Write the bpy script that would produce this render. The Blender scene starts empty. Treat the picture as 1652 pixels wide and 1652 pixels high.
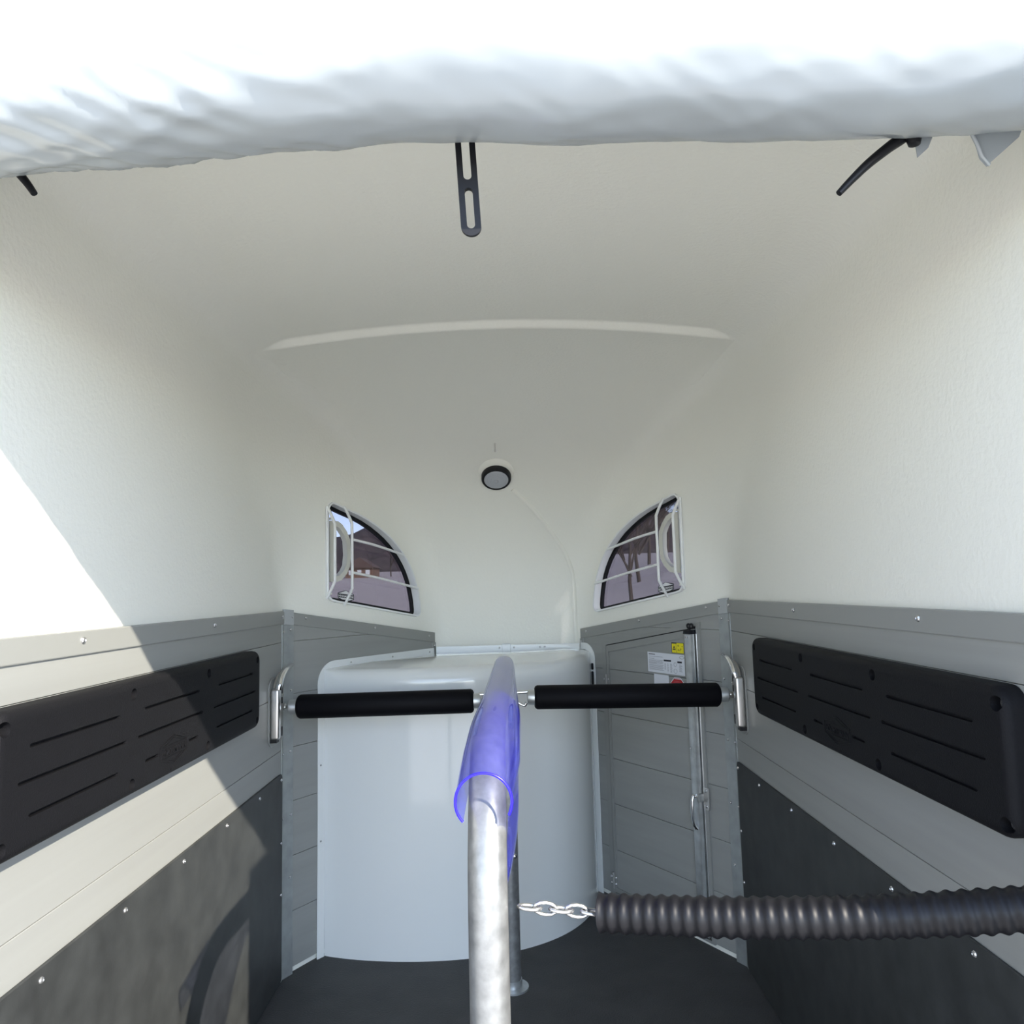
import bpy, bmesh, math, random
import numpy as np
from mathutils import Vector, Matrix, noise

random.seed(4)
S = bpy.context.scene
COL = S.collection
PI = math.pi
XC, HW, YC, TA = -0.02, 0.825, 2.83, 0.626        # body centre, half width, where the front side panels turn in
Y0, YF = 0.93, 3.60                                # rear opening, front wall

# ---------------------------------------------------------------- camera, sky, sun, exposure
cam_d = bpy.data.cameras.new('camera'); cam = bpy.data.objects.new('camera', cam_d); COL.objects.link(cam)
cam_d.sensor_fit = 'HORIZONTAL'; cam_d.sensor_width = 36.0; cam_d.lens = 1220.0 / 1652.0 * 36.0
cam_d.clip_start = 0.02; cam_d.clip_end = 900
_th, _ph, _yw = math.atan2(125, 1220), 0.026, 0.0042
_F = Vector((math.sin(_yw) * math.cos(_th), math.cos(_yw) * math.cos(_th), math.sin(_th)))
_R = Vector((math.cos(_yw), -math.sin(_yw), 0)); _U = _R.cross(_F)
_r = math.cos(_ph) * _R - math.sin(_ph) * _U; _u = math.cos(_ph) * _U + math.sin(_ph) * _R
cam.matrix_world = Matrix(((_r.x, _u.x, -_F.x, 0), (_r.y, _u.y, -_F.y, 0), (_r.z, _u.z, -_F.z, 1.35), (0, 0, 0, 1)))
S.camera = cam

SUN_DIR = Vector((-1.65, 1.76, -1.456)).normalized()     # from the rear right, about 30 degrees up
w = bpy.data.worlds.new('world'); S.world = w; w.use_nodes = True
wn = w.node_tree.nodes; wl = w.node_tree.links
sky = wn.new('ShaderNodeTexSky'); sky.sky_type = 'NISHITA'; sky.sun_disc = False
sky.sun_elevation = math.asin(-SUN_DIR.z); sky.sun_rotation = math.atan2(-SUN_DIR.x, -SUN_DIR.y)
sky.air_density = 0.7; sky.dust_density = 0.05; sky.ozone_density = 2.0
hs_ = wn.new('ShaderNodeHueSaturation'); hs_.inputs['Saturation'].default_value = 0.66
wl.new(sky.outputs[0], hs_.inputs['Color']); wl.new(hs_.outputs[0], wn['Background'].inputs[0]); wn['Background'].inputs[1].default_value = 0.30
sun_d = bpy.data.lights.new('sun', 'SUN'); sun_d.energy = 4.2; sun_d.angle = math.radians(0.53); sun_d.color = (1.0, 0.92, 0.79)
sun = bpy.data.objects.new('sun', sun_d); COL.objects.link(sun)
sun.rotation_euler = SUN_DIR.to_track_quat('-Z', 'Y').to_euler(); sun.location = (6, -5, 6)

vs = S.view_settings; S.display_settings.display_device = 'sRGB'
vs.view_transform = 'Standard'; vs.look = 'None'; vs.gamma = 1.0; vs.use_curve_mapping = False
vs.exposure = 1.38

# ---------------------------------------------------------------- materials
def srgb(r, g, b):
    f = lambda c: (c / 255 / 12.92) if c <= 10 else ((c / 255 + 0.055) / 1.055) ** 2.4
    return (f(r), f(g), f(b), 1)

def mat(name, col, rough=0.5, metal=0.0, spec=0.5, bump=None, var=None, coat=0.0):
    """bump = (scale, strength, distance, detail); var = (scale, amount, stretch)"""
    m = bpy.data.materials.new(name); m.use_nodes = True
    n, l = m.node_tree.nodes, m.node_tree.links
    b = n['Principled BSDF']
    b.inputs['Base Color'].default_value = col; b.inputs['Roughness'].default_value = rough
    b.inputs['Metallic'].default_value = metal; b.inputs['Specular IOR Level'].default_value = spec
    b.inputs['Coat Weight'].default_value = coat; b.inputs['Coat Roughness'].default_value = 0.05
    if bump or var:
        tc = n.new('ShaderNodeTexCoord')
    if bump:
        t = n.new('ShaderNodeTexNoise'); t.inputs['Scale'].default_value = bump[0]; t.inputs['Detail'].default_value = bump[3]
        l.new(tc.outputs['Object'], t.inputs['Vector'])
        bp = n.new('ShaderNodeBump'); bp.inputs['Strength'].default_value = bump[1]; bp.inputs['Distance'].default_value = bump[2]
        l.new(t.outputs['Fac'], bp.inputs['Height']); l.new(bp.outputs['Normal'], b.inputs['Normal'])
    if var:
        mp = n.new('ShaderNodeMapping'); mp.inputs['Scale'].default_value = var[2]
        l.new(tc.outputs['Object'], mp.inputs['Vector'])
        t2 = n.new('ShaderNodeTexNoise'); t2.inputs['Scale'].default_value = var[0]; t2.inputs['Detail'].default_value = 5
        l.new(mp.outputs[0], t2.inputs['Vector'])
        r = n.new('ShaderNodeMapRange'); r.inputs['From Min'].default_value = 0.3; r.inputs['From Max'].default_value = 0.7
        r.inputs['To Min'].default_value = 1 - var[1]; r.inputs['To Max'].default_value = 1 + var[1]
        l.new(t2.outputs['Fac'], r.inputs['Value'])
        hs = n.new('ShaderNodeHueSaturation'); hs.inputs['Color'].default_value = col
        l.new(r.outputs[0], hs.inputs['Value']); l.new(hs.outputs[0], b.inputs['Base Color'])
    return m

M = {}
M['hood'] = mat('white_gelcoat', (0.84, 0.835, 0.76, 1), 0.42, bump=(95, 0.22, 0.006, 3))
M['alu'] = mat('grey_anodised_panel', (0.295, 0.30, 0.285, 1), 0.42, 0.12, bump=(1.2, 0.02, 0.01, 2), var=(5, 0.05, (1, 0.15, 6)))
M['rail'] = mat('grey_rail', (0.28, 0.285, 0.27, 1), 0.38, 0.15)
M['galv'] = mat('galvanised_steel', (0.55, 0.57, 0.57, 1), 0.34, 0.75, var=(26, 0.16, (1, 1, 1)), bump=(60, 0.06, 0.003, 4))
M['post'] = mat('dull_galvanised_post', (0.34, 0.36, 0.355, 1), 0.42, 0.45, var=(26, 0.12, (1, 1, 1)))
M['tube'] = mat('galvanised_tube', (0.27, 0.275, 0.275, 1), 0.36, 0.55, var=(45, 0.22, (1, 1, 1)), bump=(30, 0.25, 0.004, 5))
M['chrome'] = mat('polished_steel', (0.78, 0.79, 0.8, 1), 0.12, 1.0)
M['steel'] = mat('brushed_stainless', (0.72, 0.70, 0.68, 1), 0.3, 1.0)
M['screw'] = mat('screw_steel', (0.6, 0.6, 0.6, 1), 0.25, 0.9)
M['dark'] = mat('slot_shade', (0.012, 0.012, 0.014, 1), 0.7)  # near-black laid over slots: the shade inside them is put into the colour
M['pad'] = mat('black_grained_plastic', (0.0065, 0.0065, 0.0078, 1), 0.6, spec=0.15, bump=(420, 0.35, 0.002, 2))
M['kick'] = mat('dark_rubber_sheet', (0.034, 0.036, 0.036, 1), 0.52, spec=0.35, bump=(300, 0.1, 0.001, 2), var=(14, 0.25, (1, 1, 1)))
M['foam'] = mat('black_foam', (0.003, 0.003, 0.0045, 1), 0.6, spec=0.12, bump=(600, 0.2, 0.001, 2))
M['rubber'] = mat('black_rubber', (0.006, 0.006, 0.008, 1), 0.45, spec=0.3)
M['floor'] = mat('rubber_floor', (0.05, 0.05, 0.05, 1), 0.65, bump=(180, 0.5, 0.004, 3), var=(8, 0.15, (1, 1, 1)))
M['gloss'] = mat('glossy_white_fibreglass', (0.77, 0.79, 0.775, 1), 0.10, coat=0.35, bump=(2.0, 0.015, 0.02, 1))
M['powder'] = mat('white_powder_coat', (0.78, 0.79, 0.78, 1), 0.35)
M['ivory'] = mat('ivory_plastic', (0.66, 0.65, 0.58, 1), 0.4)
M['tarp'] = mat('silver_vinyl', (0.33, 0.36, 0.375, 1), 0.24, 0.0, spec=0.8)
M['yellow'] = mat('yellow_print', srgb(226, 214, 30), 0.4)
M['paper'] = mat('white_print', (0.70, 0.72, 0.76, 1), 0.4)
M['red'] = mat('red_print', srgb(178, 26, 34), 0.4)
M['ink'] = mat('black_print', (0.02, 0.02, 0.03, 1), 0.5)
M['grey_ink'] = mat('grey_print', (0.30, 0.31, 0.34, 1), 0.5)
M['ground'] = mat('gravel_ground', (0.55, 0.475, 0.44, 1), 0.9, var=(0.6, 0.12, (1, 1, 1)))
M['asphalt'] = mat('paved_yard', (0.56, 0.53, 0.48, 1), 0.9, var=(3, 0.15, (1, 1, 1)))
M['woods'] = mat('winter_woodland', (0.085, 0.062, 0.062, 1), 0.95, var=(0.5, 0.5, (1, 1, 0.4)))
M['bark'] = mat('bark', (0.10, 0.075, 0.06, 1), 0.9)
M['brick'] = mat('brown_house_wall', (0.22, 0.13, 0.09, 1), 0.9)
M['roof'] = mat('brown_roof', (0.13, 0.08, 0.065, 1), 0.8)
M['lens'] = mat('lamp_lens', (0.42, 0.44, 0.47, 1), 0.15)

def glass_mat(name, tint, rough, gloss_max):
    m = bpy.data.materials.new(name); m.use_nodes = True
    n, l = m.node_tree.nodes, m.node_tree.links
    n.remove(n['Principled BSDF'])
    tr = n.new('ShaderNodeBsdfTransparent'); tr.inputs[0].default_value = tint
    gl = n.new('ShaderNodeBsdfGlossy'); gl.inputs['Roughness'].default_value = rough
    lw = n.new('ShaderNodeLayerWeight'); lw.inputs[0].default_value = 0.5
    fr = n.new('ShaderNodeMath'); fr.operation = 'POWER'; fr.inputs[1].default_value = 4.5; l.new(lw.outputs['Facing'], fr.inputs[0])
    mu = n.new('ShaderNodeMath'); mu.operation = 'MULTIPLY_ADD'; mu.inputs[1].default_value = gloss_max; mu.inputs[2].default_value = 0.035
    mx = n.new('ShaderNodeMixShader')
    l.new(fr.outputs[0], mu.inputs[0]); l.new(mu.outputs[0], mx.inputs[0]); l.new(tr.outputs[0], mx.inputs[1]); l.new(gl.outputs[0], mx.inputs[2])
    l.new(mx.outputs[0], n['Material Output'].inputs[0])
    return m, mx, n, l
M['pane'] = glass_mat('tinted_acrylic', (0.365, 0.365, 0.395, 1), 0.02, 0.8)[0]
_pv, _mx, _n, _l = glass_mat('blue_clear_pvc', (0.89, 0.90, 0.99, 1), 0.06, 0.8)
_df = _n.new('ShaderNodeBsdfDiffuse'); _df.inputs[0].default_value = (0.06, 0.06, 1.0, 1)
_tl = _n.new('ShaderNodeBsdfTranslucent'); _tl.inputs[0].default_value = (0.06, 0.06, 1.0, 1)
_ad = _n.new('ShaderNodeMixShader'); _ad.inputs[0].default_value = 0.5
_m2 = _n.new('ShaderNodeMixShader'); _m2.inputs[0].default_value = 0.10
_l.new(_df.outputs[0], _ad.inputs[1]); _l.new(_tl.outputs[0], _ad.inputs[2])
_l.new(_mx.outputs[0], _m2.inputs[1]); _l.new(_ad.outputs[0], _m2.inputs[2])
_l.new(_m2.outputs[0], _n['Material Output'].inputs[0])
M['pvc'] = _pv
M['pvc_edge'] = mat('blue_pvc_edge', (0.02, 0.01, 0.9, 1), 0.3)

# ---------------------------------------------------------------- helpers
IDM = lambda a, b, c: Vector((a, b, c))
nR = Vector((1, TA, 0)).normalized(); dR = Vector((-TA, 1, 0)).normalized()
nL = Vector((-1, TA, 0)).normalized(); dL = Vector((TA, 1, 0)).normalized()
# every wall has its own frame: a runs forward along it, z is up, h is the distance off it into the trailer
FR = {'L': (Vector((XC - HW, 0, 0)), Vector((0, 1, 0)), Vector((1, 0, 0))),
      'R': (Vector((XC + HW, 0, 0)), Vector((0, 1, 0)), Vector((-1, 0, 0))),
      'LF': (Vector((XC - HW, YC, 0)), dL, -nL),
      'RF': (Vector((XC + HW, YC, 0)), dR, -nR),
      'F': (Vector((XC, YF, 0)), Vector((1, 0, 0)), Vector((0, -1, 0)))}
def WM(k):
    o, a, n = FR[k]
    return lambda s, z, h: o + a * s + Vector((0, 0, z)) + n * h
def WMAT(k, s, z, h):
    o, a, n = FR[k]
    p = WM(k)(s, z, h)
    x = Vector((0, 0, 1)).cross(n)
    return Matrix(((x.x, 0, n.x, p.x), (x.y, 0, n.y, p.y), (x.z, 1, n.z, p.z), (0, 0, 0, 1)))   # local x along, y up, z off the wall

def new_bm(): return bmesh.new()
def finish(name, bm, m, parent=None, smooth=30, recalc=True):
    if recalc: bmesh.ops.recalc_face_normals(bm, faces=bm.faces[:])
    me = bpy.data.meshes.new(name)
    if smooth is not None:
        ca = math.cos(math.radians(smooth))
        for f in bm.faces: f.smooth = True
        for e in bm.edges:
            if len(e.link_faces) == 2:
                if e.link_faces[0].normal.dot(e.link_faces[1].normal) < ca: e.smooth = False
            else: e.smooth = False
    bm.to_mesh(me); bm.free()
    for x in (m if isinstance(m, (list, tuple)) else [m]): me.materials.append(M[x] if isinstance(x, str) else x)
    o = bpy.data.objects.new(name, me); COL.objects.link(o)
    if parent is not None: o.parent = parent
    return o
def thing(name, label, cat, loc=(0, 0, 0), group=None):
    o = bpy.data.objects.new(name, None); COL.objects.link(o)
    o.empty_display_size = 0.05
    o.location = loc
    o['label'] = label; o['category'] = cat
    if group: o['group'] = group
    return o
def tag(o, label, cat, group=None):
    o['label'] = label; o['category'] = cat
    if group: o['group'] = group
    return o
def struct(o, label=None):
    o['kind'] = 'structure'
    if label: o['label'] = label
    return o
def adopt(root):
    """parts are modelled in world space; keep them there under an Empty that stands at the thing's base"""
    inv = Matrix.Translation(-Vector(root.location))
    for c in list(root.children):
        if not c.get('_placed'): c.data.transform(inv) if c.data.users == 1 else setattr(c, 'matrix_parent_inverse', inv)
def add_faces(bm, pts, faces):
    v = [bm.verts.new(p) for p in pts]; out = []
    for f in faces:
        try: out.append(bm.faces.new([v[i] for i in f]))
        except ValueError: pass
    return out
def box(bm, a0, a1, b0, b1, c0, c1, T=IDM):
    p = [T(a, b, c) for c in (c0, c1) for b in (b0, b1) for a in (a0, a1)]
    return add_faces(bm, p, [(0, 1, 3, 2), (4, 6, 7, 5), (0, 4, 5, 1), (1, 5, 7, 3), (3, 7, 6, 2), (2, 6, 4, 0)])
def inset_poly(pts, d):
    n = len(pts); out = []
    area = sum(pts[i][0] * pts[(i + 1) % n][1] - pts[(i + 1) % n][0] * pts[i][1] for i in range(n))
    sg = 1 if area > 0 else -1
    for i in range(n):
        p0, p1, p2 = Vector(pts[i - 1]), Vector(pts[i]), Vector(pts[(i + 1) % n])
        e1 = (p1 - p0).normalized(); e2 = (p2 - p1).normalized()
        n1 = Vector((-e1.y, e1.x)) * sg; n2 = Vector((-e2.y, e2.x)) * sg
        b = n1 + n2
        if b.length < 1e-6: b = n1
        b.normalize(); k = d / max(0.35, b.dot(n1))
        out.append((p1.x + b.x * k, p1.y + b.y * k))
    return out
def prism(bm, pts, c0, c1, T=IDM, bevel=0.0, steps=2):
    rings = [(pts, c0)]
    if bevel > 0:
        for i in range(steps + 1):
            a = PI / 2 * i / steps
            rings.append((inset_poly(pts, bevel * (1 - math.cos(a))) if i else pts, c1 - bevel + bevel * math.sin(a)))
    else: rings.append((pts, c1))
    V = [[bm.verts.new(T(x, y, c)) for x, y in r] for r, c in rings]; n = len(pts)
    bm.faces.new(V[0][::-1]); bm.faces.new(V[-1])
    for A, B in zip(V, V[1:]):
        for i in range(n):
            j = (i + 1) % n; bm.faces.new((A[i], A[j], B[j], B[i]))
def ring_prism(bm, outer, inner, c0, c1, T=IDM):
    n = len(outer)
    V = [[bm.verts.new(T(x, y, c)) for x, y in r] for r, c in ((outer, c0), (outer, c1), (inner, c1), (inner, c0))]
    for k in range(4):
        A, B = V[k], V[(k + 1) % 4]
        for i in range(n):
            j = (i + 1) % n; bm.faces.new((A[i], A[j], B[j], B[i]))
def rr(x0, x1, y0, y1, r, n=5):
    P = []
    for cx, cy, a0 in ((x1 - r, y0 + r, -PI / 2), (x1 - r, y1 - r, 0), (x0 + r, y1 - r, PI / 2), (x0 + r, y0 + r, PI)):
        for i in range(n + 1):
            a = a0 + PI / 2 * i / n; P.append((cx + r * math.cos(a), cy + r * math.sin(a)))
    return P
def circ(x, y, r, n=16): return [(x + r * math.cos(2 * PI * i / n), y + r * math.sin(2 * PI * i / n)) for i in range(n)]
def tube(bm, path, r, seg=14, T=None, caps=True, flat=1.0):
    P = [Vector(p) if T is None else T(*p) for p in path]; n = len(P)
    R = r if isinstance(r, (list, tuple)) else [r] * n
    t = [(P[min(i + 1, n - 1)] - P[max(i - 1, 0)]).normalized() for i in range(n)]
    ref = Vector((0, 0, 1)) if abs(t[0].z) < 0.9 else Vector((1, 0, 0))
    u = (ref - t[0] * ref.dot(t[0])).normalized(); V = []
    for i in range(n):
        u = (u - t[i] * u.dot(t[i])).normalized(); v = t[i].cross(u)
        V.append([bm.verts.new(P[i] + R[i] * (math.cos(2 * PI * k / seg) * u + flat * math.sin(2 * PI * k / seg) * v)) for k in range(seg)])
    for A, B in zip(V, V[1:]):
        for k in range(seg):
            j = (k + 1) % seg; bm.faces.new((A[k], A[j], B[j], B[k]))
    if caps: bm.faces.new(V[0][::-1]); bm.faces.new(V[-1])
def lathe(bm, prof, mtx, seg=20):
    """prof = (radius, height) pairs about local z"""
    V = []
    for r, h in prof:
        V.append([bm.verts.new(mtx @ Vector((r * math.cos(2 * PI * k / seg), r * math.sin(2 * PI * k / seg), h))) for k in range(seg)] if r > 1e-6
                 else [bm.verts.new(mtx @ Vector((0, 0, h)))])
    for A, B in zip(V, V[1:]):
        for k in range(seg):
            j = (k + 1) % seg
            if len(A) == 1 and len(B) == 1: continue
            if len(A) == 1: bm.faces.new((A[0], B[j], B[k]))
            elif len(B) == 1: bm.faces.new((A[k], A[j], B[0]))
            else: bm.faces.new((A[k], A[j], B[j], B[k]))
    for Q in (V[0], V[-1]):
        if len(Q) > 2: bm.faces.new(Q)
def smooth_path(pts, n=8):
    P = [Vector(p) for p in pts]; out = []
    for i in range(len(P) - 1):
        a = P[max(i - 1, 0)]; b = P[i]; c = P[i + 1]; d = P[min(i + 2, len(P) - 1)]
        for k in range(n):
            t = k / n
            out.append(0.5 * ((2 * b) + (c - a) * t + (2 * a - 5 * b + 4 * c - d) * t * t + (3 * b - a - 3 * c + d) * t ** 3))
    return out + [P[-1]]
def clip(poly, a, b, c):
    """keep a*x+b*y<=c"""
    out = []
    for i in range(len(poly)):
        p, q = poly[i], poly[(i + 1) % len(poly)]
        dp, dq = a * p[0] + b * p[1] - c, a * q[0] + b * q[1] - c
        if dp <= 0: out.append(p)
        if dp * dq < 0:
            t = dp / (dp - dq); out.append((p[0] + (q[0] - p[0]) * t, p[1] + (q[1] - p[1]) * t))
    return out
def boolean_cut(o, cut_bm):
    me = bpy.data.meshes.new('cut'); bmesh.ops.recalc_face_normals(cut_bm, faces=cut_bm.faces[:]); cut_bm.to_mesh(me); cut_bm.free()
    c = bpy.data.objects.new('cut', me); COL.objects.link(c)
    md = o.modifiers.new('b', 'BOOLEAN'); md.operation = 'DIFFERENCE'; md.solver = 'EXACT'; md.object = c; md.use_self = False
    bpy.context.view_layer.update()
    dg = bpy.context.evaluated_depsgraph_get()
    nm = bpy.data.meshes.new_from_object(o.evaluated_get(dg))
    o.modifiers.clear(); old = o.data; nm.name = old.name + '_cut'; o.data = nm
    bpy.data.meshes.remove(old); bpy.data.objects.remove(c); bpy.data.meshes.remove(me)
    b = bmesh.new(); b.from_mesh(o.data); ca = math.cos(math.radians(30))
    for f in b.faces: f.smooth = True
    for e in b.edges:
        e.smooth = not (len(e.link_faces) != 2 or e.link_faces[0].normal.dot(e.link_faces[1].normal) < ca)
    b.to_mesh(o.data); b.free()
_screw_bm = new_bm(); lathe(_screw_bm, [(0.0062, 0), (0.0062, 0.0012), (0.0048, 0.0034), (0.0024, 0.0046), (0.0016, 0.0032), (0, 0.0030)], Matrix.Identity(4), 10)
_scr = finish('screw', _screw_bm, 'screw'); SCREW = _scr.data; bpy.data.objects.remove(_scr)
def screws(k, pts, parent, h=0.0, sc=1.0):
    for s, z in pts:
        o = bpy.data.objects.new('screw', SCREW); COL.objects.link(o); o.parent = parent; o['_placed'] = 1
        m = WMAT(k, s, z, h) @ Matrix.Scale(sc, 4)
        o.matrix_parent_inverse = parent.matrix_basis.inverted() if parent.parent is None else (parent.parent.matrix_basis @ parent.matrix_basis).inverted()
        o.matrix_basis = m
def text_bm(bm, txt, width, height, depth, T):
    cu = bpy.data.curves.new('t', 'FONT'); cu.body = txt; cu.align_x = 'CENTER'; cu.align_y = 'CENTER'; cu.resolution_u = 2
    cu.extrude = 0.5; cu.offset = 0.012
    o = bpy.data.objects.new('t', cu); COL.objects.link(o); bpy.context.view_layer.update()
    me = bpy.data.meshes.new_from_object(o.evaluated_get(bpy.context.evaluated_depsgraph_get()))
    xs = [v.co.x for v in me.vertices]; ys = [v.co.y for v in me.vertices]
    sx = width / (max(xs) - min(xs)); sy = height / (max(ys) - min(ys)); cx = (max(xs) + min(xs)) / 2; cy = (max(ys) + min(ys)) / 2
    V = [bm.verts.new(T((v.co.x - cx) * sx, (v.co.y - cy) * sy, depth * (v.co.z + 0.5))) for v in me.vertices]
    for p in me.polygons:
        try: bm.faces.new([V[i] for i in p.vertices])
        except ValueError: pass
    bpy.data.objects.remove(o); bpy.data.curves.remove(cu); bpy.data.meshes.remove(me)

# ---------------------------------------------------------------- setting: the moulded hood (upper walls, ceiling, nose)
def smax(a, b, k): return np.maximum(a, b) + np.maximum(k - np.abs(a - b), 0) ** 2 / (4 * k)
def sstep(x, a, b):
    t = np.clip((x - a) / (b - a), 0, 1); return t * t * (3 - 2 * t)
def hood_f(P):
    x = P[..., 0] - XC; y = P[..., 1]; z = P[..., 2]; ax = np.abs(x)
    side = ax - (HW + 0.012)
    ang = (ax + (y - YC) * TA - HW) / math.hypot(1, TA) - 0.012
    R = 1.12
    zc = 1.10 - 0.065 * (x / HW) ** 2 + 0.024 * (1 - sstep(y, 2.435, 2.462)) * (1 - sstep(ax, 0.70, 0.80))
    dome = np.hypot(np.maximum(y - 2.5, 0), np.maximum(z - zc, 0)) - R
    walls = smax(side, ang, 0.02 + 0.26 * sstep(z, 1.26, 2.0))
    return smax(walls, dome, 0.07)
def cast(P):
    C = np.stack([np.full(P.shape[:-1], XC), np.minimum(P[..., 1], 2.2), np.full(P.shape[:-1], 1.2)], -1)
    D = P - C; lo = np.full(P.shape[:-1], 0.2); hi = np.full(P.shape[:-1], 2.5)
    for _ in range(40):
        mid = (lo + hi) / 2; ins = hood_f(C + D * mid[..., None]) < 0
        lo = np.where(ins, mid, lo); hi = np.where(ins, hi, mid)
    return C + D * ((lo + hi) / 2)[..., None]
def plan_hw(y): return np.where(y < 2.83, 0.78, 0.78 - (y - 2.83) / 0.77 * 0.45)
ys = np.unique(np.concatenate([np.linspace(Y0, 2.4, 40), np.linspace(2.4, 2.5, 26), np.linspace(2.5, 3.6, 64)]))
def grid_mesh(name, P, flip):
    a, b = P.shape[:2]; me = bpy.data.meshes.new(name); idx = np.arange(a * b).reshape(a, b)
    F = np.stack([idx[:-1, :-1], idx[1:, :-1], idx[1:, 1:], idx[:-1, 1:]], -1).reshape(-1, 4)
    if flip: F = F[:, ::-1]
    me.from_pydata(P.reshape(-1, 3).tolist(), [], F.tolist())
    me.polygons.foreach_set('use_smooth', [True] * len(me.polygons)); me.materials.append(M['hood'])
    o = bpy.data.objects.new(name, me); COL.objects.link(o); return o
U = np.linspace(-1, 1, 90); Z = np.concatenate([np.linspace(0.02, 1.0, 9), np.linspace(1.06, 2.15, 62)])
Yg, Ug = np.meshgrid(ys, U, indexing='ij')
ceiling = grid_mesh('ceiling', cast(np.stack([XC + Ug * plan_hw(Yg), Yg, np.full_like(Yg, 2.15)], -1)), True)
Yg, Zg = np.meshgrid(ys, Z, indexing='ij')
wall_left = grid_mesh('wall_left', cast(np.stack([XC - plan_hw(Yg), Yg, Zg], -1)), True)
wall_right = grid_mesh('wall_right', cast(np.stack([XC + plan_hw(Yg), Yg, Zg], -1)), False)
Ug, Zg = np.meshgrid(np.linspace(-1, 1, 60), Z, indexing='ij')
wall_front = grid_mesh('wall_front', cast(np.stack([XC + Ug * 0.33, np.full_like(Ug, 3.6), Zg], -1)), True)
struct(ceiling, 'white moulded roof curving down over the nose'); struct(wall_left, 'left wall, white above grey boards')
struct(wall_right, 'right wall, white above grey boards'); struct(wall_front, 'white curved nose wall above the cabinet')

WIN = [(0.226, 1.67), (0.229, 1.694), (0.238, 1.709), (0.250, 1.716), (0.264, 1.716), (0.333, 1.697), (0.395, 1.682), (0.455, 1.663), (0.510, 1.641),
       (0.558, 1.617), (0.600, 1.593), (0.636, 1.567), (0.669, 1.540), (0.698, 1.510), (0.724, 1.479), (0.747, 1.445), (0.765, 1.411), (0.780, 1.373),
       (0.791, 1.335), (0.798, 1.300), (0.802, 1.270), (0.801, 1.255), (0.793, 1.245), (0.780, 1.242), (0.510, 1.284), (0.270, 1.3215), (0.246, 1.3275),
       (0.234, 1.338), (0.227, 1.352)]
def cut_hole(o, k, poly):
    og, a, n = FR[k]; bm = bmesh.new(); bm.from_mesh(o.data)
    inside = set()
    for f in bm.faces:
        c = f.calc_center_median() - og; s = c.dot(a); h = c.dot(n)
        if 0.15 < s < 0.87 and 1.15 < c.z < 1.8 and abs(h) < 0.06: inside.add(f)
    N = len(poly); cen = Vector((sum(p[0] for p in poly) / N, sum(p[1] for p in poly) / N))
    for i in range(N):
        p, q = Vector(poly[i]), Vector(poly[(i + 1) % N]); e = (q - p).normalized(); nn = Vector((-e.y, e.x))
        if nn.dot(cen - p) < 0: nn = -nn
        pn = (a * nn.x + Vector((0, 0, nn.y))); pc = og + a * p.x + Vector((0, 0, p.y))
        g = list(inside) + list({e for f in inside for e in f.edges}) + list({v for f in inside for v in f.verts})
        r = bmesh.ops.bisect_plane(bm, geom=g, plane_co=pc, plane_no=pn, dist=1e-6)
        cand = {x for x in r['geom'] if isinstance(x, bmesh.types.BMFace)} | {f for f in inside if f.is_valid}
        inside = {f for f in cand if f.is_valid and (f.calc_center_median() - pc).dot(pn) > 0}
    bmesh.ops.delete(bm, geom=list(inside), context='FACES')
    for f in bm.faces: f.smooth = True
    bm.to_mesh(o.data); bm.free()
cut_hole(wall_left, 'LF', WIN); cut_hole(wall_right, 'RF', WIN)
for o in (ceiling, wall_left, wall_right, wall_front):
    bm = bmesh.new(); bm.from_mesh(o.data)
    for e in bm.edges:
        if len(e.link_faces) == 1: e.smooth = False
    bm.to_mesh(o.data); bm.free()
    md = o.modifiers.new('shell', 'SOLIDIFY'); md.thickness = 0.028; md.offset = 1

# floor
bm = new_bm(); prism(bm, [(XC - HW - 0.02, 0.85), (XC + HW + 0.02, 0.85), (XC + HW + 0.02, YC + 0.01), (XC + 0.355, YF + 0.02), (XC - 0.355, YF + 0.02), (XC - HW - 0.02, YC + 0.01)], -0.06, 0.0)
floor = struct(finish('floor', bm, 'floor', smooth=None), 'dark rubber trailer floor')

# aluminium boards, rails, corner posts
SEAMS = [0.005, 0.021, 0.214, 0.407, 0.600, 0.793, 0.986, 1.179, 1.30]
ztop = lambda s: 1.292 - 0.1475 * s
def boards(k, wall, s0, s1, front):
    T = WM(k)
    for z0, z1 in zip(SEAMS[1:], SEAMS[2:]):
        poly = [(s0, z0 + 0.0007), (s1, z0 + 0.0007), (s1, z1 - 0.0007), (s0, z1 - 0.0007)]
        if front: poly = clip(poly, 0.1475, 1, 1.292 - 0.040)
        else: poly = clip(poly, 0, 1, 1.250)
        if len(poly) < 3: continue
        bm = new_bm(); prism(bm, poly, -0.010, 0.0, T, 0.0009, 1)
        finish('board', bm, 'alu', wall, smooth=20)
    bm = new_bm()
    if front: poly = [(s0, ztop(s0) - 0.046), (s1, ztop(s1) - 0.046), (s1, ztop(s1)), (s0, ztop(s0))]
    else: poly = [(s0, 1.2445), (s1, 1.2445), (s1, 1.292), (s0, 1.292)]
    prism(bm, poly, -0.010, 0.005, T, 0.0025, 2)
    return finish('rail', bm, 'rail', wall, smooth=20)
for k, wl_, fr in (('L', wall_left, 0), ('R', wall_right, 0)):
    r = boards(k, wl_, Y0, YC, fr)
    screws(k, [(1.50, 1.273), (2.16, 1.272), (2.80, 1.272)], r, 0.005, 1.15)
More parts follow.
